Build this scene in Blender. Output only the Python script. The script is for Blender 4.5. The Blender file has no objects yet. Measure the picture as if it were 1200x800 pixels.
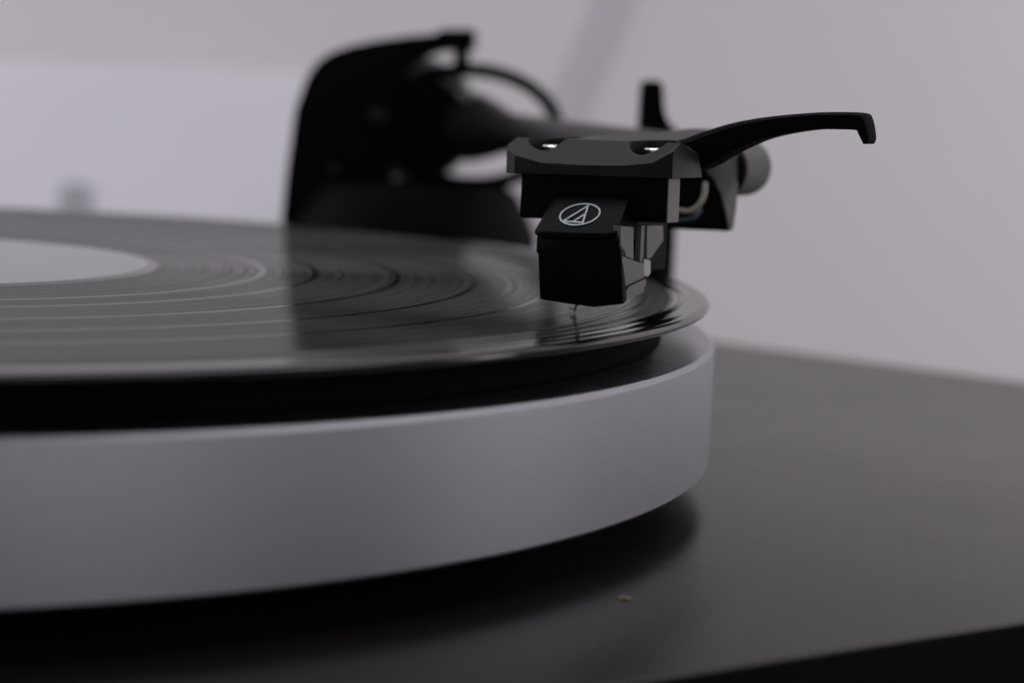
import bpy, bmesh, math, random
from mathutils import Vector, Matrix

random.seed(7)
R = math.radians
MM = 0.001
ZO = 92.0                      # height of the record's playing face above the table, mm
sc = bpy.context.scene

# ------------------------------------------------------------------ camera
pitch, roll = 0.115917, -0.0444286
cp, sp, cr, sr = math.cos(pitch), math.sin(pitch), math.cos(roll), math.sin(roll)
fw = Vector((0, cp, -sp)); up = Vector((0, sp, cp)); rt = Vector((1, 0, 0))
ri = cr * rt - sr * up; ui = sr * rt + cr * up
cam = bpy.data.cameras.new('camera')
co = bpy.data.objects.new('camera', cam); sc.collection.objects.link(co)
m = Matrix.Identity(4)
for i in range(3):
    m[i][0], m[i][1], m[i][2] = ri[i], ui[i], -fw[i]
m.translation = Vector((0, 0, (35.35 + ZO) * MM))
co.matrix_world = m
cam.sensor_width = 36.0
cam.lens = 78.0
cam.clip_start = 0.01
cam.clip_end = 50
cam.dof.use_dof = True
cam.dof.focus_distance = 0.336
cam.dof.aperture_fstop = 12.6
cam.dof.aperture_blades = 9
sc.camera = co

# ------------------------------------------------------------------ world and lamps
w = bpy.data.worlds.new('World'); sc.world = w; w.use_nodes = True
bg = w.node_tree.nodes['Background']
bg.inputs[0].default_value = (0.93, 0.93, 1.0, 1)
bg.inputs[1].default_value = 0.175

def area(name, loc, target, sx, sy, power, col):
    l = bpy.data.lights.new(name, 'AREA'); l.shape = 'RECTANGLE'
    l.size, l.size_y, l.energy, l.color = sx, sy, power, col
    o = bpy.data.objects.new(name, l); sc.collection.objects.link(o)
    o.location = loc
    o.rotation_euler = (Vector(target) - Vector(loc)).to_track_quat('-Z', 'Y').to_euler()
    return o
area('overhead_fill', (-0.1, 0.70, 1.75), (-0.1, 0.80, 0.0), 3.0, 0.6, 14.5, (0.95, 0.96, 1.0))  # added overhead lamp to lift wall and top faces, no known fixture
area('wall_fill', (0.80, 0.50, 0.40), (0.62, 1.0, 0.16), 0.4, 0.8, 3.4, (1.0, 0.965, 0.98))  # pair of added lamps out of frame, only to brighten the wall
area('wall_fill', (-0.85, 0.50, 0.40), (-0.65, 1.0, 0.16), 0.4, 0.8, 3.5, (0.97, 0.96, 1.0))
area('window_light', (0.80, -0.72, 0.40), (0.0, 0.35, 0.08), 0.8, 0.7, 1.7, (0.98, 0.97, 1.0))

sc.view_settings.view_transform = 'Standard'
sc.view_settings.look = 'None'
sc.view_settings.exposure = 0.0
sc.view_settings.gamma = 1.0

# ------------------------------------------------------------------ materials
def mat(name, col, rough=0.5, metal=0.0, spec=0.5, noise=0.0, nscale=400, bump=0.0, bscale=2500, aniso=0.0, arot=0.0, rvar=0.0):
    m = bpy.data.materials.new(name); m.use_nodes = True
    nt = m.node_tree; b = nt.nodes['Principled BSDF']
    b.inputs['Base Color'].default_value = (*col, 1)
    b.inputs['Roughness'].default_value = rough
    b.inputs['Metallic'].default_value = metal
    b.inputs['Specular IOR Level'].default_value = spec
    tc = nt.nodes.new('ShaderNodeTexCoord')
    if noise > 0 or rvar > 0:
        n = nt.nodes.new('ShaderNodeTexNoise'); n.inputs['Scale'].default_value = nscale
        n.inputs['Detail'].default_value = 6
        nt.links.new(tc.outputs['Object'], n.inputs['Vector'])
        if noise > 0:
            mx = nt.nodes.new('ShaderNodeMix'); mx.data_type = 'RGBA'
            mx.inputs['A'].default_value = (*[c * (1 - noise) for c in col], 1)
            mx.inputs['B'].default_value = (*[c * (1 + noise) for c in col], 1)
            nt.links.new(n.outputs['Fac'], mx.inputs['Factor'])
            nt.links.new(mx.outputs['Result'], b.inputs['Base Color'])
        if rvar > 0:
            mr = nt.nodes.new('ShaderNodeMapRange')
            mr.inputs['To Min'].default_value = rough - rvar; mr.inputs['To Max'].default_value = rough + rvar
            nt.links.new(n.outputs['Fac'], mr.inputs['Value']); nt.links.new(mr.outputs['Result'], b.inputs['Roughness'])
    if bump > 0:
        n2 = nt.nodes.new('ShaderNodeTexNoise'); n2.inputs['Scale'].default_value = bscale; n2.inputs['Detail'].default_value = 3
        nt.links.new(tc.outputs['Object'], n2.inputs['Vector'])
        bp = nt.nodes.new('ShaderNodeBump'); bp.inputs['Strength'].default_value = bump; bp.inputs['Distance'].default_value = 0.0001
        nt.links.new(n2.outputs['Fac'], bp.inputs['Height']); nt.links.new(bp.outputs['Normal'], b.inputs['Normal'])
    if aniso > 0:
        b.inputs['Anisotropic'].default_value = aniso; b.inputs['Anisotropic Rotation'].default_value = arot
        tg = nt.nodes.new('ShaderNodeTangent'); tg.direction_type = 'RADIAL'; tg.axis = 'Z'
        nt.links.new(tg.outputs['Tangent'], b.inputs['Tangent'])
    return m

M = {}
M['wall'] = mat('wall_paint', (0.78, 0.74, 0.77), 0.8, noise=0.03, nscale=14, bump=0.25, bscale=300)
M['table'] = mat('dark_table', (0.05, 0.047, 0.045), 0.5, noise=0.2, nscale=30)
M['card'] = mat('white_card', (0.76, 0.72, 0.775), 0.7, noise=0.02, nscale=20)
M['lilac'] = mat('lilac_cord', (0.64, 0.60, 0.68), 0.7)
M['greyblock'] = mat('grey_plastic', (0.58, 0.555, 0.61), 0.5)
M['plinth'] = mat('satin_black_plinth', (0.012, 0.0095, 0.009), 0.27, spec=0.34, noise=0.25, nscale=60, bump=0.15, bscale=3500, rvar=0.04)
M['edge'] = mat('shaded_plinth_side', (0.004, 0.004, 0.004), 0.7, spec=0.08, noise=0.2, nscale=80, bump=0.2, bscale=3000)  # plinth sides: same finish as the top, shade put into a darker colour
M['mat'] = mat('black_mat_rubber', (0.003, 0.003, 0.0035), 0.8, spec=0.06, noise=0.3, bump=0.4, bscale=4000)
M['black'] = mat('matt_black_plastic', (0.0025, 0.0025, 0.003), 0.6, spec=0.05, noise=0.2, nscale=900, bump=0.35, bscale=5000)
M['shell'] = mat('black_powder_coat', (0.0065, 0.006, 0.0063), 0.42, spec=0.28, noise=0.2, nscale=1200, bump=0.6, bscale=6000)
M['body'] = mat('cartridge_black', (0.0025, 0.0025, 0.003), 0.42, spec=0.07, noise=0.2, nscale=900, bump=0.15, bscale=5000)
M['side'] = mat('cartridge_lit_side', (0.18, 0.17, 0.174), 0.36, spec=0.9, noise=0.1, nscale=900, bump=0.2, bscale=4000)  # black plastic made grey, side light put into the colour
M['white'] = mat('white_plastic', (0.62, 0.60, 0.62), 0.45, noise=0.05)
M['print'] = mat('pale_print', (0.62, 0.68, 0.72), 0.5, noise=0.03)
M['steel'] = mat('screw_steel', (0.85, 0.83, 0.84), 0.22, metal=1.0, noise=0.05)
M['neck'] = mat('lit_black_coat', (0.085, 0.08, 0.081), 0.45, spec=0.6, noise=0.15, nscale=900, bump=0.3, bscale=5000)  # headshell's black coat lightened, side light put into the colour
M['tube'] = mat('tonearm_black', (0.008, 0.0074, 0.0072), 0.34, spec=0.3, noise=0.2)
M['collar'] = mat('knurled_collar', (0.14, 0.13, 0.135), 0.5, spec=0.5, noise=0.1)
M['weight'] = mat('counterweight_black', (0.012, 0.012, 0.015), 0.3, spec=0.8, noise=0.2)
M['cream'] = mat('cream_wire', (0.50, 0.45, 0.38), 0.5, noise=0.05)
M['blue'] = mat('blue_wire', (0.012, 0.022, 0.06), 0.5, noise=0.05)
M['lint'] = mat('tan_lint', (0.42, 0.34, 0.20), 0.9, noise=0.2, nscale=3000)
M['dust'] = mat('pale_dust', (0.55, 0.52, 0.5), 0.9, noise=0.1)
M['gold'] = mat('cantilever_alloy', (0.80, 0.76, 0.70), 0.3, metal=0.0, noise=0.05)
M['label'] = mat('record_label_paper', (0.40, 0.39, 0.40), 0.42, spec=0.5, noise=0.03, nscale=90)

def alu(name, r0, r1, bmp):
    m = mat(name, (0.40, 0.40, 0.425), 0.36, metal=1.0, aniso=0.2, arot=0.25, noise=0.10, nscale=2600)
    nt = m.node_tree; b = nt.nodes['Principled BSDF']; tc = [n for n in nt.nodes if n.type == 'TEX_COORD'][0]
    # very fine turning lines round the rim plus a faint sparkle
    mp = nt.nodes.new('ShaderNodeMapping'); mp.inputs['Scale'].default_value = (60, 60, 9000)
    nt.links.new(tc.outputs['Object'], mp.inputs['Vector'])
    n = nt.nodes.new('ShaderNodeTexNoise'); n.inputs['Scale'].default_value = 1.0; n.inputs['Detail'].default_value = 4
    nt.links.new(mp.outputs['Vector'], n.inputs['Vector'])
    n3 = nt.nodes.new('ShaderNodeTexNoise'); n3.inputs['Scale'].default_value = 4500; n3.inputs['Detail'].default_value = 2
    nt.links.new(tc.outputs['Object'], n3.inputs['Vector'])
    ad = nt.nodes.new('ShaderNodeMath'); ad.operation = 'ADD'
    nt.links.new(n.outputs['Fac'], ad.inputs[0]); nt.links.new(n3.outputs['Fac'], ad.inputs[1])
    mr = nt.nodes.new('ShaderNodeMapRange'); mr.inputs['From Max'].default_value = 2.0
    mr.inputs['To Min'].default_value = r0; mr.inputs['To Max'].default_value = r1
    nt.links.new(ad.outputs[0], mr.inputs['Value']); nt.links.new(mr.outputs['Result'], b.inputs['Roughness'])
    bp = nt.nodes.new('ShaderNodeBump'); bp.inputs['Strength'].default_value = bmp; bp.inputs['Distance'].default_value = 0.0001
    nt.links.new(ad.outputs[0], bp.inputs['Height']); nt.links.new(bp.outputs['Normal'], b.inputs['Normal'])
    return m
M['alu'] = alu('brushed_aluminium', 0.36, 0.64, 0.30)
M['alu_top'] = alu('turned_aluminium', 0.20, 0.36, 0.15)

GAPS = (71.9, 81.3, 96.0, 109.5, 122.5)
def vinyl():
    m = bpy.data.materials.new('vinyl_black'); m.use_nodes = True
    nt = m.node_tree; b = nt.nodes['Principled BSDF']; N = nt.nodes.new; LK = nt.links.new
    b.inputs['Base Color'].default_value = (0.006, 0.006, 0.0065, 1)
    tc = N('ShaderNodeTexCoord'); sx = N('ShaderNodeSeparateXYZ'); LK(tc.outputs['Object'], sx.inputs[0])
    cx = N('ShaderNodeCombineXYZ'); LK(sx.outputs['X'], cx.inputs['X']); LK(sx.outputs['Y'], cx.inputs['Y'])
    ln = N('ShaderNodeVectorMath'); ln.operation = 'LENGTH'; LK(cx.outputs[0], ln.inputs[0])
    r = ln.outputs['Value']                                   # radius in metres
    # 1 where there are grooves
    def win(a, c, soft=0.25):
        up_ = N('ShaderNodeMapRange'); up_.inputs['From Min'].default_value = (a - soft) * MM; up_.inputs['From Max'].default_value = (a + soft) * MM
        LK(r, up_.inputs['Value'])
        dn = N('ShaderNodeMapRange'); dn.inputs['From Min'].default_value = (c - soft) * MM; dn.inputs['From Max'].default_value = (c + soft) * MM
        dn.inputs['To Min'].default_value = 1; dn.inputs['To Max'].default_value = 0
        LK(r, dn.inputs['Value'])
        mu = N('ShaderNodeMath'); mu.operation = 'MULTIPLY'; LK(up_.outputs[0], mu.inputs[0]); LK(dn.outputs[0], mu.inputs[1])
        return mu.outputs[0]
    groove = win(53.2, 144.0)
    for g in GAPS:
        k = win(g - 0.45, g + 0.45, 0.12)
        s = N('ShaderNodeMath'); s.operation = 'SUBTRACT'; s.use_clamp = True; LK(groove, s.inputs[0]); LK(k, s.inputs[1]); groove = s.outputs[0]
    # loud and quiet passages: rings of slightly different gloss
    rs = N('ShaderNodeMath'); rs.operation = 'MULTIPLY'; rs.inputs[1].default_value = 1050.0; LK(r, rs.inputs[0])
    ns = N('ShaderNodeTexNoise'); ns.noise_dimensions = '1D'; ns.inputs['Scale'].default_value = 1.0; ns.inputs['Detail'].default_value = 9; ns.inputs['Roughness'].default_value = 0.72
    LK(rs.outputs[0], ns.inputs['W'])
    rg = N('ShaderNodeMapRange'); rg.inputs['From Min'].default_value = 0.25; rg.inputs['From Max'].default_value = 0.75
    rg.inputs['To Min'].default_value = 0.48; rg.inputs['To Max'].default_value = 0.66; LK(ns.outputs['Fac'], rg.inputs['Value'])
    b.inputs['Roughness'].default_value = 0.075
    b2 = N('ShaderNodeBsdfPrincipled'); b2.inputs['Base Color'].default_value = (0.008, 0.0075, 0.0075, 1)
    b2.inputs['Specular IOR Level'].default_value = 0.38; LK(rg.outputs[0], b2.inputs['Roughness']); b2.inputs['Anisotropic'].default_value = 1.0
    b2.inputs['Anisotropic Rotation'].default_value = 0.25
    tg = N('ShaderNodeTangent'); tg.direction_type = 'RADIAL'; tg.axis = 'Z'; LK(tg.outputs[0], b2.inputs['Tangent'])
    fm = N('ShaderNodeMapRange'); fm.inputs['From Min'].default_value = 0.32; fm.inputs['From Max'].default_value = 0.68
    fm.inputs['To Min'].default_value = 0.30; fm.inputs['To Max'].default_value = 0.90; LK(ns.outputs['Fac'], fm.inputs['Value'])
    fg = N('ShaderNodeMath'); fg.operation = 'MULTIPLY'; LK(fm.outputs[0], fg.inputs[0]); LK(groove, fg.inputs[1])
    ms = N('ShaderNodeMixShader'); LK(fg.outputs[0], ms.inputs[0]); LK(b.outputs[0], ms.inputs[1]); LK(b2.outputs[0], ms.inputs[2])
    LK(ms.outputs[0], nt.nodes['Material Output'].inputs['Surface'])
    # groove relief
    rf = N('ShaderNodeMath'); rf.operation = 'MULTIPLY'; rf.inputs[1].default_value = 6000.0; LK(r, rf.inputs[0])
    n2 = N('ShaderNodeTexNoise'); n2.noise_dimensions = '1D'; n2.inputs['Scale'].default_value = 1.0; n2.inputs['Detail'].default_value = 3; LK(rf.outputs[0], n2.inputs['W'])
    hm = N('ShaderNodeMath'); hm.operation = 'MULTIPLY'; LK(n2.outputs['Fac'], hm.inputs[0]); LK(groove, hm.inputs[1])
    bp = N('ShaderNodeBump'); bp.inputs['Strength'].default_value = 0.10; bp.inputs['Distance'].default_value = 0.00008
    LK(hm.outputs[0], bp.inputs['Height']); LK(bp.outputs[0], b2.inputs['Normal'])
    return m
M['vinyl'] = vinyl()

# ------------------------------------------------------------------ builders (all coordinates in mm, z = 0 at the record's face)
class Thing:
    def __init__(s, name, label, cat, loc, group=None):
        s.loc = Vector((loc[0], loc[1], loc[2] + ZO)) * MM
        s.root = bpy.data.objects.new(name, None); sc.collection.objects.link(s.root)
        s.root.location = s.loc; s.root.empty_display_size = 0.02
        s.root['label'] = label; s.root['category'] = cat
        if group: s.root['group'] = group

def tag(o, label, cat, group=None):
    o['label'] = label; o['category'] = cat
    if group: o['group'] = group

def link(name, bm, material, thing=None, parent=None, origin=None, smooth=None, bevel=0.0, kind=None, seg=2):
    """bm holds world millimetres; the mesh is stored relative to the origin."""
    if origin is None:
        if thing: og = thing.loc
        else:
            c = sum((v.co for v in bm.verts), Vector()) / len(bm.verts)
            zmin = min(v.co.z for v in bm.verts)
            og = Vector((c.x, c.y, zmin + ZO)) * MM
    else: og = Vector((origin[0], origin[1], origin[2] + ZO)) * MM
    bmesh.ops.recalc_face_normals(bm, faces=bm.faces)
    if bevel > 0:
        ed = [e for e in bm.edges if len(e.link_faces) == 2 and e.calc_face_angle(0) > R(28)]
        bmesh.ops.bevel(bm, geom=ed, offset=bevel, segments=seg, profile=0.5, affect='EDGES', clamp_overlap=True)
    for v in bm.verts:
        v.co = Vector((v.co.x, v.co.y, v.co.z + ZO)) * MM - og
    me = bpy.data.meshes.new(name); bm.to_mesh(me); bm.free()
    me.materials.append(material)
    if smooth is not None:
        me.shade_smooth()
        me.set_sharp_from_angle(angle=R(smooth))
    o = bpy.data.objects.new(name, me); sc.collection.objects.link(o)
    if parent is not None:
        o.parent = parent
        # every ancestor is unrotated, so the offset is the difference of origins
        pw = Vector((0, 0, 0)); p = parent
        while p is not None: pw += p.location; p = p.parent
        o.location = og - pw
    elif thing:
        o.parent = thing.root; o.location = og - thing.loc
    else: o.location = og
    if kind: o['kind'] = kind
    return o

def prism(bm, poly, f, a, b):
    """polygon (2-D) extruded between two values of the third axis; f maps (p, q, t) to a world point"""
    A = [bm.verts.new(f(p, q, a)) for p, q in poly]; B = [bm.verts.new(f(p, q, b)) for p, q in poly]
    n = len(poly)
    bm.faces.new(A); bm.faces.new(B[::-1])
    for i in range(n): bm.faces.new((A[i], B[i], B[(i + 1) % n], A[(i + 1) % n]))

def loft(bm, secs, caps=True):
    rows = [[bm.verts.new(p) for p in s] for s in secs]; n = len(rows[0])
    for a, b in zip(rows, rows[1:]):
        for i in range(n): bm.faces.new((a[i], b[i], b[(i + 1) % n], a[(i + 1) % n]))
    if caps: bm.faces.new(rows[0]); bm.faces.new(rows[-1][::-1])

def lathe(bm, prof, c, seg, closed=True):
    """profile of (radius, z) round the vertical axis through c; a closed ring profile"""
    rows = []
    for r, z in prof:
        rows.append([bm.verts.new((c[0] + r * math.cos(2 * math.pi * i / seg), c[1] + r * math.sin(2 * math.pi * i / seg), c[2] + z)) for i in range(seg)] if r > 1e-6
                    else [bm.verts.new((c[0], c[1], c[2] + z))])
    for a, b in zip(rows, rows[1:] + ([rows[0]] if closed else [])):
        for i in range(seg):
            j = (i + 1) % seg
            if len(a) == 1 and len(b) == 1: break
            if len(a) == 1: bm.faces.new((a[0], b[i], b[j]))
            elif len(b) == 1: bm.faces.new((a[i], b[0], a[j]))
            else: bm.faces.new((a[i], b[i], b[j], a[j]))

def frame_along(d):
    d = d.normalized(); s = d.cross(Vector((0, 0, 1)))
    s = s.normalized() if s.length > 1e-5 else Vector((1, 0, 0))
    return d, s, s.cross(d)

def tube(bm, pts, rad, seg=24, ridges=0, depth=0.0):
    pts = [Vector(p) for p in pts]; rows = []
    for k, p in enumerate(pts):
        d = (pts[min(k + 1, len(pts) - 1)] - pts[max(k - 1, 0)])
        d, s, u = frame_along(d); r = rad[k] if isinstance(rad, (list, tuple)) else rad
        row = []
        for i in range(seg):
            a = 2 * math.pi * i / seg
            rr = r - (depth if ridges and i % 2 else 0)
            row.append(bm.verts.new(p + rr * (math.cos(a) * s + math.sin(a) * u)))
        rows.append(row)
    for a, b in zip(rows, rows[1:]):
        for i in range(seg): bm.faces.new((a[i], b[i], b[(i + 1) % seg], a[(i + 1) % seg]))
    bm.faces.new(rows[0][::-1]); bm.faces.new(rows[-1])

def bez(pts, n=8):
    """Catmull-Rom through the points"""
    P = [Vector(p) for p in pts]; out = []
    for i in range(len(P) - 1):
        a, b, c, d = P[max(i - 1, 0)], P[i], P[i + 1], P[min(i + 2, len(P) - 1)]
        for k in range(n):
            t = k / n
            out.append(0.5 * ((2 * b) + (c - a) * t + (2 * a - 5 * b + 4 * c - d) * t * t + (3 * b - a - 3 * c + d) * t ** 3))
    out.append(P[-1]); return out

def box(bm, x0, x1, y0, y1, z0, z1, f=lambda x, y, z: Vector((x, y, z))):
    prism(bm, [(x0, y0), (x1, y0), (x1, y1), (x0, y1)], lambda p, q, t: f(p, q, t), z0, z1)

# ------------------------------------------------------------------ setting
SPX, SPY = -116.62, 388.47                     # spindle
ZP = -34.0                                     # plinth top
bm = bmesh.new(); box(bm, -1100, 1300, -500, 1000, -122, -92); link('table', bm, M['table'], kind='structure', bevel=2)
bm = bmesh.new(); box(bm, -1500, 1700, 1002, 1040, -400, 1900); link('wall', bm, M['wall'], kind='structure')
# card sheet leaning on the wall
bm = bmesh.new(); f = lambda x, z, t: Vector((x, 930 + t + (z + 92) * 0.25, z))
prism(bm, [(-560, -92), (-92, -92), (-92, 36), (-560, 33)], f, 0, 3)
tag(link('card_sheet', bm, M['card'], bevel=0.5), 'pale lilac white card sheet standing behind the turntable on the left', 'card')
bm = bmesh.new(); tube(bm, bez([(-12, 998.2, -92), (1, 998.2, -40), (19.5, 998.2, 26), (37.5, 998.2, 74), (75, 998.2, 190), (105, 998.2, 330)]), 1.9, 10)
tag(link('cord', bm, M['lilac'], smooth=60), 'thin pale lilac cord running slanting up the wall right of the tonearm tower', 'cord')
bm = bmesh.new(); prism(bm, [(-181.5, -92), (-169, -92), (-169, -13), (-172, -11), (-179, -11), (-181.5, -14)], lambda x, z, t: Vector((x, 875 + t, z)), 0, 12)
tag(link('block', bm, M['greyblock'], bevel=1), 'small upright lilac grey block in front of the pale card at far left', 'block')

# ------------------------------------------------------------------ turntable
TT = Thing('turntable', 'black turntable with a thick silver platter, playing a record', 'turntable', (SPX, SPY, -92))
foot_poly = [(273.5, 439.7), (-44.3, 701.2), (-462.3, 401.6), (-144.9, 139.5)]
bm = bmesh.new(); prism(bm, foot_poly, lambda x, y, z: Vector((x, y, z)), ZP - 46, ZP)
plinth = link('plinth', bm, M['plinth'], TT, bevel=0.8, smooth=35, seg=3)
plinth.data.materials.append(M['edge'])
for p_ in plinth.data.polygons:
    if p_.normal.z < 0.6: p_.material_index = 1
for x, y in ((215, 427), (-52, 635), (-395, 390), (-138, 185)):
    bm = bmesh.new(); lathe(bm, [(0, 0), (18, 0), (19, 1.5), (19, 12.5), (0, 12.5)], (x, y, -92), 32, False)
    link('foot', bm, M['mat'], TT, smooth=40)
# platter
bm = bmesh.new()
lathe(bm, [(20, -7.2), (150.7, -7.2), (150.9, -7.25), (151.6, -7.95), (151.7, -8.3), (151.73, -27.0), (151.2, -27.5), (146, -27.5), (145.5, -26), (20, -26)], (SPX, SPY, 0), 480)
platter = link('platter', bm, M['alu'], TT, smooth=25, origin=(SPX, SPY, -27.5))
platter.data.materials.append(M['alu_top'])
for p_ in platter.data.polygons:
    if p_.normal.z > 0.95: p_.material_index = 1
bm = bmesh.new(); lathe(bm, [(4, -1.75), (141.2, -1.75), (142, -2.4), (142, -6.6), (142.5, -7.0), (4, -7.1)], (SPX, SPY, 0), 360)
link('platter_mat', bm, M['mat'], parent=platter, origin=(SPX, SPY, -7), smooth=30)
bm = bmesh.new(); lathe(bm, [(0, 8), (2.2, 8), (3.5, 5.5), (3.5, -26), (0, -26)], (SPX, SPY, 0), 32, False)
link('spindle', bm, M['steel'], parent=platter, origin=(SPX, SPY, -26), smooth=40)
bm = bmesh.new(); lathe(bm, [(0, -26.5), (60, -26.5), (60, -33.8), (0, -33.8)], (SPX, SPY, 0), 64, False)
link('sub_platter', bm, M['black'], parent=platter, origin=(SPX, SPY, -31.8), smooth=40)

# tonearm base and tower
TX, TY = -28.0, 590.0
bm = bmesh.new()
lathe(bm, [(0, ZP + .1), (36, ZP + .1), (36, -24), (33.5, -20), (33.2, -5), (31.5, -1), (27.5, 6.2), (25, 7.6), (0, 8.0)], (TX, TY, 0), 72, False)
base = link('tonearm_base', bm, M['black'], TT, smooth=30)
outer = [(-62, -20), (-61.5, -4), (-60.6, 9), (-58.8, 26), (-56, 34.5), (-53.5, 38.4), (-50, 41), (-45, 43.0), (-38, 44.7), (-30, 46.1), (-23, 47), (-22, 48.2), (-13.2, 48.6), (-13.2, 43.3)]
inner = [(-22, 42.6), (-26, 41.0), (-29.5, 38.4), (-32.2, 34.5), (-33.5, 29), (-34, 20), (-34, -20)]
bm = bmesh.new(); prism(bm, outer + inner, lambda x, z, t: Vector((x, TY + t, z)), -13, 13)
tower = link('tonearm_tower', bm, M['black'], TT, bevel=0.8, smooth=50)
for x, z, r in ((-37.4, 25, 2.3), (-48, 11, 1.3)):  # the smaller one is added in place of a faint reflection
    bm = bmesh.new(); tube(bm, [(x, TY - 12.8, z), (x, TY - 14.4, z), (x, TY - 14.6, z)], [r, r, r * .85], 20)
    link('screw', bm, M['shell'], parent=tower, smooth=40)
bm = bmesh.new(); tube(bm, [(-16.6, TY, 43.5), (-16.6, TY, 38)], 2.0, 20)
link('bearing_pin', bm, M['black'], parent=tower, smooth=40)
# arm rest: a post with a clip
bm = bmesh.new(); lathe(bm, [(0, ZP + .1), (8, ZP + .1), (8, -29), (4.6, -27.5), (4.4, 22), (0, 22.5)], (32, 510, 0), 32, False)
rest = link('arm_rest', bm, M['black'], TT, smooth=40)
bm = bmesh.new(); prism(bm, [(26.6, 20), (38, 20), (38.4, 24), (36, 25.8), (33.6, 27.6), (32.2, 30.5), (31.6, 36.2), (30.8, 37.2), (27.6, 37.2), (26.8, 36.4)], lambda x, z, t: Vector((x, 505 + t, z)), 0, 10)
link('clip', bm, M['black'], parent=rest, bevel=0.5)

# ------------------------------------------------------------------ record
bm = bmesh.new()
prof = [(3.6, 0.0), (51.5, 0.0), (51.8, -0.02), (53.5, -0.05), (60, -0.08), (100, -0.08), (138.2, -0.08)]
for k in range(37):                                # lead-in: wide shallow turns, then the raised bead
    r_ = 138.8 + k * 0.25; t = k / 36
    prof.append((r_, -0.08 - 0.035 * math.sin(math.pi * t) ** 2 + 0.017 * math.sin(r_ * 2 * math.pi / 2.6) + 0.005 * math.sin(r_ * 2 * math.pi / 0.9)))
prof += [(148.2, -0.07), (148.6, -0.04), (149.0, -0.02), (149.4, -0.04), (149.8, -0.12), (150.2, -0.31), (150.45, -0.6), (150.5, -0.85), (150.3, -1.2), (149.8, -1.5), (148.6, -1.66), (146, -1.62), (143.5, -1.45), (140, -1.55), (100, -1.72), (3.6, -1.72)]
lathe(bm, prof, (SPX, SPY, 0), 720)
rec = link('vinyl_record', bm, M['vinyl'], origin=(SPX, SPY, -1.72), smooth=60)
tag(rec, 'shiny black vinyl record with a plain grey label lying on the platter', 'record')
bm = bmesh.new(); lathe(bm, [(3.8, 0.16), (51.0, 0.14), (51.4, 0.08), (51.4, 0.02), (3.8, 0.02)], (SPX, SPY, 0), 240)
link('label', bm, M['label'], parent=rec, origin=(SPX, SPY, 0), smooth=40)

# ------------------------------------------------------------------ tonearm
S = Vector((9.4365, 346.653, 0))
th = R(29); EU = Vector((math.cos(th), -math.sin(th), 0)); EW = Vector((math.sin(th), math.cos(th), 0))
def L(u, w_, z): return S + u * EU + w_ * EW + Vector((0, 0, z))
PV = Vector((-14.0, 588.0, 23.3))              # pivot
CE = L(-0.5, 54.6, 22.0)                          # collar front
CB = L(-0.5, 66.8, 22.0)                          # collar back
TA = Thing('tonearm', 'black tonearm carrying a headshell with a curved finger lift', 'tonearm', (PV.x, PV.y, 8))
ad = (CB - PV).normalized()
bm = bmesh.new()
n0 = [PV - ad * 6, PV + ad * 2, PV + ad * 14, PV + ad * 26, PV + ad * 36, PV + ad * 44]
tube(bm, n0 + [CB - ad * 14, CB - ad * 4, CB - EW * 1.0], [9.2, 9.2, 7.8, 6.2, 5.0, 4.7, 4.6, 4.5, 4.3], 40)
link('arm_tube', bm, M['tube'], TA, smooth=40)
# gimbal ring
bm = bmesh.new(); cx_, cz_ = -13.4, 23.2; secs = []
for k in range(72):
    a = 2 * math.pi * k / 72; c_, s_ = math.cos(a), math.sin(a)
    ro, rr = (24.6, 16.8), (20.9, 13.1)
    secs.append([Vector((cx_ + ro[0] * c_, PV.y - 3.5, cz_ + ro[1] * s_)), Vector((cx_ + ro[0] * c_, PV.y + 3.5, cz_ + ro[1] * s_)),
                 Vector((cx_ + rr[0] * c_, PV.y + 3.5, cz_ + rr[1] * s_)), Vector((cx_ + rr[0] * c_, PV.y - 3.5, cz_ + rr[1] * s_))])
loft(bm, secs + [secs[0]], False); bmesh.ops.remove_doubles(bm, verts=bm.verts, dist=1e-4)
link('gimbal_ring', bm, M['black'], TA, smooth=40)
bm = bmesh.new(); cb = PV - ad * 5
tube(bm, [cb + Vector((-1, 0, 0)), cb - ad * 10 + Vector((-1, 0, 0)), PV - ad * 70], 5, 24)
link('rear_tube', bm, M['tube'], TA, smooth=40)
wt = PV - ad * 32 + Vector((-5, 0, 0.5))
bm = bmesh.new(); tube(bm, [wt, wt - ad * .01, wt - ad * 1.2, wt - ad * 26, wt - ad * 27.2], [2, 16.2, 17.2, 17.2, 16.2], 48)
link('counterweight', bm, M['weight'], TA, smooth=40)
bm = bmesh.new(); tube(bm, [Vector((-26, PV.y - 8, 23)), Vector((-26, PV.y + 8, 23))], 12.5, 32)
link('bearing_housing', bm, M['black'], TA, smooth=40)
# collar
bm = bmesh.new(); tube(bm, [CE, CE + EW * .8, CB - EW * .8, CB], [4.6, 5.15, 5.15, 4.6], 96, ridges=1, depth=0.16)
collar = link('lock_collar', bm, M['collar'], TA, smooth=20)
bm = bmesh.new(); tube(bm, [L(-.4, 52.0, 21.8), L(-.4, 52.5, 21.8), L(-.4, 54.2, 21.8), L(-.4, 54.7, 21.8)], [4.9, 5.4, 5.4, 5.0], 48)
link('gasket', bm, M['mat'], parent=collar, smooth=40)

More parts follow.
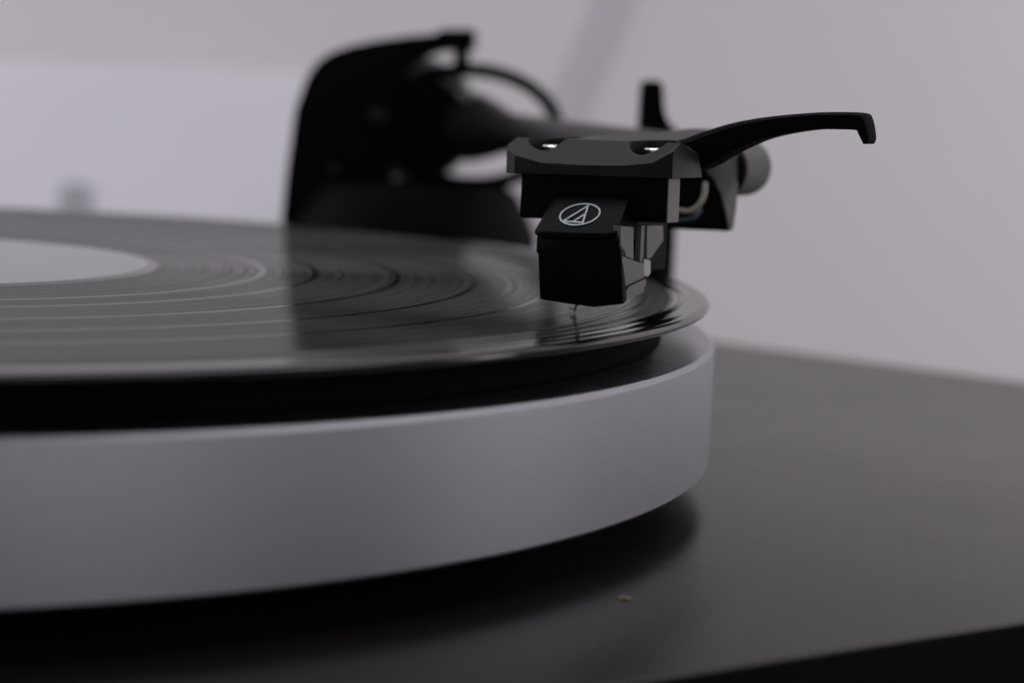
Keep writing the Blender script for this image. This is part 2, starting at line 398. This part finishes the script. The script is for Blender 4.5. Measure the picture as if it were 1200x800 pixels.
# headshell: plate with a bevelled scooped front and two screw slots
def tl(u): return 0.028 * (u + 12)
front = [(-14.1, 1.9, 25.6), (-13.4, 0.3, 24.9), (-11.2, -1, 23.95), (-6.5, -1, 23.0), (1, -1, 22.9), (7.9, -1, 23.1), (12.8, -1, 23.7), (16.3, -1, 25.6)]
backs = [(16.5, 4.5), (16.1, 10.4), (10.2, 15), (7.2, 28), (5.4, 45), (-1.8, 45), (-4.5, 28), (-8, 15), (-14.0, 10)]
def ztop(u, w_): return 26.75 + 0.02 * (u + 12) + max(0, w_ - 3) * 0.045
bm = bmesh.new()
VB = [bm.verts.new(L(u, w_, 21.2 + tl(u))) for u, w_, z in front]
VM = [bm.verts.new(L(u, w_, z + tl(u) * 0.6)) for u, w_, z in front]
wt_ = [3.4, 3.1, 3.0, 3.2, 3.3, 3.2, 3.0, 2.6]; ut_ = [-13.3, -12.5, -10.8, -6.5, 1, 7.9, 12.6, 15.8]
VT = [bm.verts.new(L(u, w_, ztop(u, w_))) for u, w_ in zip(ut_, wt_)]
BB = [bm.verts.new(L(u, w_, 21.2 + tl(u) + (0 if w_ < 12 else 1.2))) for u, w_ in backs]
side_drop = [0.7, 2.2, 0.3, 0.2, 0, 0, 0.2, 0.3, 0.8]
BT = [bm.verts.new(L(u - (0.8 if i < 2 else 0) , w_, ztop(u, w_) - side_drop[i])) for i, (u, w_) in enumerate(backs)]
for a, b in ((VB, VM), (VM, VT)):
    for i in range(len(front) - 1): bm.faces.new((a[i], a[i + 1], b[i + 1], b[i]))
for i in range(len(backs) - 1): bm.faces.new((BB[i], BB[i + 1], BT[i + 1], BT[i]))
bm.faces.new((VB[-1], BB[0], BT[0], VM[-1])); bm.faces.new((VM[-1], BT[0], VT[-1]))
bm.faces.new((BB[-1], VB[0], VM[0], BT[-1])); bm.faces.new((VM[0], VT[0], BT[-1]))
bmesh.ops.triangulate(bm, faces=[bm.faces.new(VT + BT), bm.faces.new((VB + BB)[::-1])])
bmesh.ops.recalc_face_normals(bm, faces=bm.faces)
hs = link('headshell', bm, M['shell'], TA, smooth=20)
SLOT = ((-7.9, 25.0), (10.1, 25.45))
for u, zf in SLOT:
    bm = bmesh.new(); pts = []
    for k in range(25): a = math.pi + math.pi * k / 24; pts.append((u + 3.45 * math.cos(a), 4.3 + 3.45 * math.sin(a)))
    for k in range(25): a = math.pi * k / 24; pts.append((u + 3.45 * math.cos(a), 9.5 + 3.45 * math.sin(a)))
    prism(bm, pts, L, zf - 0.9, 40)
    cut = link('cutter', bm, M['shell'], TA)
    bo = hs.modifiers.new('b', 'BOOLEAN'); bo.operation = 'DIFFERENCE'; bo.object = cut; bo.solver = 'EXACT'
    dg = bpy.context.evaluated_depsgraph_get(); dg.update()
    me = bpy.data.meshes.new_from_object(hs.evaluated_get(dg)); hs.modifiers.clear(); hs.data = me
    bpy.data.objects.remove(cut)
me.name = 'headshell'
bv = hs.modifiers.new('bevel', 'BEVEL'); bv.width = 0.00028; bv.segments = 2; bv.limit_method = 'ANGLE'; bv.angle_limit = R(25)
for u, zf in SLOT:
    bm = bmesh.new(); c = L(u + .3, 6.4, 0)
    lathe(bm, [(0, zf + .55), (1.1, zf + .55), (1.15, zf + 0.75), (2.3, zf + 0.75), (2.55, zf + 0.5), (2.55, zf - 1.5), (0, zf - 1.5)], c, 32, False)
    link('screw', bm, M['steel'], parent=hs, smooth=30)
# neck of the headshell
fr = [(-9.6, 10.8), (4.7, 11.3), (3.9, 14.5), (2.8, 17.6), (1.3, 20.0), (-0.8, 22.0), (-0.9, 26.5), (-5.0, 26.5), (-7.4, 20), (-9.0, 15)]
re_ = [(-6.4, 11.2), (3.8, 11.4), (4.2, 15.0), (4.3, 19.0), (4.2, 22.0), (4.0, 25.0), (2.2, 27.0), (-1.5, 27.0), (-5.4, 23), (-6.2, 15)]
bm = bmesh.new(); loft(bm, [[L(u, 48.6, z) for u, z in fr], [L(u, 52.2, z) for u, z in re_]])
link('neck', bm, M['neck'], parent=hs, smooth=40, bevel=0.2)
bm = bmesh.new(); prism(bm, [(u + (.12 if u < -4 else -.12), z + (.12 if z < 12 else 0)) for u, z in fr[:5]] + [(-0.9, 21.9), (-7, 21.9), (-7.2, 20), (-8.8, 15)], lambda u, z, t: L(u, t, z), 48.2, 48.62)
link('hollow_shade', bm, M['black'], parent=hs)  # black sheet standing for the shade inside the hollow neck
# finger lift
top = [(6, 26.6), (10.5, 27.5), (14.5, 29.0), (19.4, 30.6), (25.1, 31.8), (32.2, 32.75), (37, 33.1), (40.4, 33.1), (41.5, 32.3), (42.3, 29.6), (42.1, 28.5)]
bot = [(6, 22.5), (11, 22.4), (15.2, 23.5), (19.7, 26.1), (25.3, 28.6), (32.3, 30.15), (37, 30.45), (40.0, 30.5), (40.5, 30.0), (41.2, 28.9), (41.5, 28.45)]
tp = bez([(a, 0, b) for a, b in top], 5); bp_ = bez([(a, 0, b) for a, b in bot], 5)
bm = bmesh.new(); secs = []
for k, (a, b) in enumerate(zip(tp, bp_)):
    t = k / (len(tp) - 1); wd = 5.2 - 2.0 * t
    w0 = 13.0 - 0.6 * t; ch = min(0.5, 0.25 * (a.z - b.z))
    secs.append([L(b.x, w0 + .2, b.z), L(b.x, w0 + wd, b.z), L(a.x, w0 + wd, a.z), L(a.x, w0 + ch * 1.6, a.z), L(a.x + (b.x - a.x) * .12, w0, a.z + (b.z - a.z) * .16)])
loft(bm, secs)
link('finger_lift', bm, M['black'], parent=hs, smooth=30)
# lead wires in the headshell's hollow
for nm, mt, pts, r in (('wire', 'cream', [(-6, 26, 17.6), (-4.5, 36, 15.9), (-1.8, 40, 14.9), (0.6, 40.5, 14.8), (2.2, 41, 16.2), (2.5, 42, 18), (1.6, 44, 19.5)], .45),
                       ('wire', 'blue', [(-6, 25, 15.6), (-4, 37, 13.6), (-1.5, 41, 13.0), (0.5, 42, 13.4), (1, 44, 15)], .45)):
    bm = bmesh.new(); tube(bm, bez([L(*p) for p in pts]), r, 12); link(nm, bm, M[mt], parent=hs, smooth=50)

# ------------------------------------------------------------------ cartridge
PC = Thing('phono_cartridge', 'black phono cartridge with a round triangle emblem under the headshell, its stylus on the record', 'cartridge', tuple(L(0, 0, 0)))
def LT(u, w_, z): return L(u, w_, z + 0.036 * u)
bm = bmesh.new(); prism(bm, [(-10.65, 14.5), (15.2, 14.5), (15.1, 21.35), (-10.6, 21.65)], lambda u, z, t: LT(u, t, z), 0.5, 4.6)
link('mounting_block', bm, M['side'], PC, bevel=0.12)
bm = bmesh.new(); prism(bm, [(-10.5, 14.6), (15.0, 14.6), (14.9, 21.3), (-10.5, 21.6)], lambda u, z, t: LT(u, t, z), 0.28, 0.52)
link('shaded_front', bm, M['body'], PC, bevel=0.05)  # thin sheet darkening the block's front, shade put into its colour
bm = bmesh.new(); prism(bm, [(-4.5, 6.5), (9.4, 6.5), (9.4, 21.2), (-4.5, 21.2)], lambda u, z, t: LT(u, t, z), 0.45, 13)
link('core', bm, M['body'], PC, bevel=0.2)
# sloping nose
NT, NB = (0.3, 18.8), (-6.6, 13.05)
bm = bmesh.new()
secs = []
for u, dz, dw in ((-4.25, 0.0, 0.5), (-3.7, -0.25, 0.15), (-2.6, -0.55, 0), (2.0, -0.7, 0), (8.2, -0.45, 0), (9.9, 0.3, 0.35)):
    k = 0 if u > -4 else 0.3
    secs.append([LT(u * .86 + .3 if u > 0 else u, NT[0], NT[1] - k), LT(u, NB[0] + dw, NB[1] + dz * .3), LT(u, NB[0] + dw, NB[1] - .55 + dz), LT(u, NB[0] + .7 + dw, NB[1] - .85 + dz), LT(u, 1.0, 11.5), LT(u, 1.0, NT[1] - k)])
loft(bm, secs)
nose = link('nose', bm, M['body'], PC, smooth=25, bevel=0.12)
# emblem on the nose: ring, triangle and inner stroke
sd = Vector((0, NB[0] - NT[0], NB[1] - NT[1])); SL = math.hypot(sd.y, sd.z)
def N(a, b, h=0.0):     # a along u, b down the slope from the top edge, h above it
    t = b / SL; nw, nz = sd.z / SL, -sd.y / SL
    return LT(a, NT[0] + sd.y * t + nw * h, NT[1] + sd.z * t + nz * h)
def stroke(bm, pts, wd, closed=False):
    P = [Vector((p[0], p[1])) for p in pts]; n = len(P); rows = []
    for i in range(n):
        a = P[(i - 1) % n] if (closed or i > 0) else P[i]; c = P[(i + 1) % n] if (closed or i < n - 1) else P[i]
        d1 = (P[i] - a); d2 = (c - P[i])
        d1 = d1.normalized() if d1.length > 0 else d2.normalized(); d2 = d2.normalized() if d2.length > 0 else d1
        t = (d1 + d2).normalized(); nn = Vector((-t.y, t.x)); k = 1 / max(0.45, nn.dot(Vector((-d1.y, d1.x))))
        o = nn * wd * .5 * k
        rows.append([bm.verts.new(N(P[i].x + o.x, P[i].y + o.y, .09)), bm.verts.new(N(P[i].x - o.x, P[i].y - o.y, .09)),
                     bm.verts.new(N(P[i].x - o.x, P[i].y - o.y, .0)), bm.verts.new(N(P[i].x + o.x, P[i].y + o.y, .0))])
    pr = list(zip(rows, rows[1:])) + ([(rows[-1], rows[0])] if closed else [])
    for a, b in pr:
        for i in range(4): bm.faces.new((a[i], b[i], b[(i + 1) % 4], a[(i + 1) % 4]))
    if not closed: bm.faces.new(rows[0]); bm.faces.new(rows[-1][::-1])
ECX, ECY, ER, EQ = 2.2, 5.1, 3.3, 0.74
bm = bmesh.new(); stroke(bm, [(ECX + ER * math.cos(2 * math.pi * k / 64), ECY + EQ * ER * math.sin(2 * math.pi * k / 64)) for k in range(64)], 0.27, True)
apex, bl, br = (ECX + .55, ECY - 2.75 * EQ), (ECX - 2.2, ECY + 2.3 * EQ), (ECX + 1.3, ECY + 2.45 * EQ)
stroke(bm, [apex, bl, br], 0.30, True)
stroke(bm, [(ECX - .45, ECY + 2.35 * EQ), (ECX + .93, ECY - .35 * EQ)], 0.30)
link('emblem', bm, M['print'], parent=nose)
# stylus holder under the nose
bm = bmesh.new()
hold = [[(-3.75, 12.0), (-3.75, 9.4), (-3.4, 9.3), (-2.75, 2.25), (1.5, 2.0), (6.7, 1.85), (11.5, 2.75), (10.9, 10.0), (10.1, 12.9)],
        [(-3.3, 12.0), (-3.3, 9.4), (-3.0, 9.3), (-2.2, 3.6), (1.5, 3.2), (6.5, 3.1), (10.2, 3.9), (10.0, 10.0), (9.6, 12.9)]]
secs = [[L(u, -6.25, z) for u, z in hold[0]], [L(u, -5.6, z) for u, z in hold[0]], [L(u * .95, 1.0, z) for u, z in hold[1]]]
loft(bm, secs)
holder = link('stylus_holder', bm, M['body'], PC, smooth=25, bevel=0.1)
def sidep(name, poly, m_, u0, u1, par=None):
    bm = bmesh.new(); prism(bm, poly, lambda w_, z, t: L(t, w_, z), u0, u1)
    return link(name, bm, M[m_], PC, parent=par, bevel=0.08)
sidep('side_panel', [(-6.0, 14.5), (-1.55, 14.25), (-0.95, 9.1), (-5.6, 10.2)], 'side', 9.2, 10.5)
sidep('side_rib', [(1.64, 14.3), (2.9, 14.3), (2.9, 9.4), (1.7, 8.5)], 'side', 9.2, 10.3)
sidep('side_rib', [(-1.45, 14.25), (-0.95, 14.25), (-0.6, 9.3), (-0.85, 9.15)], 'side', 9.2, 10.0)
sidep('terminal_panel', [(3.2, 14.2), (9.0, 14.1), (9.45, 11.7), (5.4, 9.2), (3.75, 9.0)], 'side', 9.2, 10.5)
sidep('grip', [(-6.0, 9.95), (1.8, 8.3), (2.05, 6.3), (-5.4, 5.1)], 'side', 8.6, 11.0, holder)
sidep('white_clip', [(2.85, 9.1), (5.2, 8.75), (5.45, 6.75), (4.6, 6.2), (3.1, 6.5)], 'white', 6.5, 10.45)
sidep('grip_foot', [(-2.9, 5.2), (2.7, 6.0), (2.85, 4.95), (2.3, 4.85), (2.35, 3.9), (-4.6, 3.1), (-4.4, 4.2)], 'side', 8.6, 11.0, holder)
# cantilever and stylus
bm = bmesh.new(); tube(bm, bez([L(2.9, -3.6, 2.3), L(1.3, -1.8, 1.3), L(0.1, 0.1, 0.5)]), [0.3] * 17, 12)
cant = link('cantilever', bm, M['gold'], PC, smooth=50)
bm = bmesh.new(); tube(bm, [L(0.02, 0.3, 0.85), L(0.02, 0.3, 0.35), L(0, 0.3, -0.06)], [0.3, 0.26, 0.04], 12)
link('stylus_tip', bm, M['white'], parent=cant, smooth=50)

bm = bmesh.new(); tube(bm, [L(-.6, .15, .6), L(.6, .15, .6)], .27, 12)  # white bar added as the glint at the stylus tip
link('tip_glint', bm, M['white'], parent=cant, smooth=50)

# ------------------------------------------------------------------ lint and dust on the plinth
def speck(name, x, y, pts, r, m_, label):
    bm = bmesh.new(); tube(bm, bez([(x + a, y + b, ZP + c) for a, b, c in pts], 4), r, 8)
    tag(link(name, bm, M[m_], smooth=50), label, 'lint')
speck('lint', 16.9, 297.0, [(-.8, 0, .2), (-.2, .25, .3), (.3, -.15, .28), (.8, .15, .2)], .2, 'lint', 'tan fleck of lint on the plinth under the platter rim')
bm = bmesh.new()
def mote(p, r):
    p = Vector(p); a = random.random() * 6
    v = [bm.verts.new(p + Vector((math.cos(a + k * 2.1), math.sin(a + k * 2.1), random.uniform(-.2, .2))) * r * random.uniform(.6, 1.5)) for k in range(3)]
    t = bm.verts.new(p + Vector((0, 0, r * .8))); bm.faces.new(v)
    for k in range(3): bm.faces.new((v[k], v[(k + 1) % 3], t))
for k in range(420):
    x, y = random.uniform(-60, 190), random.uniform(200, 560)
    if math.hypot(x - SPX, y - SPY) > 152 and (x - 273.5) * -0.583 + (y - 439.7) * 0.8126 > 2: mote((x, y, ZP + .02), random.choice((.04, .05, .07, .10)))
for k in range(160):
    a, r_ = random.uniform(-1.2, 1.2), random.uniform(60, 148)
    mote((SPX + r_ * math.cos(a), SPY + r_ * math.sin(a), -.02), random.choice((.02, .03, .04)))
for k in range(60):
    u, w_ = random.uniform(-9, 15), random.uniform(4, 30)
    if not any(abs(u - q) < 4 and w_ < 14 for q, _ in SLOT) and abs(u - 1.8) < 14 - w_ * .35: mote(L(u, w_, ztop(u, w_) + .01), random.choice((.02, .03, .05)))
for u, w_, z in ((-4.2, -.6, 23.9), (3.5, .4, 24.6), (-8.6, -1.03, 22.5), (7.0, .1, 24.3), (-1, 1.5, 25.7), (11, .25, 17.6), (-4, .25, 19.8)): mote(L(u, w_ - .05, z + tl(u) * .6), .06)
link('dust', bm, M['dust'], kind='stuff', origin=(0, 300, ZP))
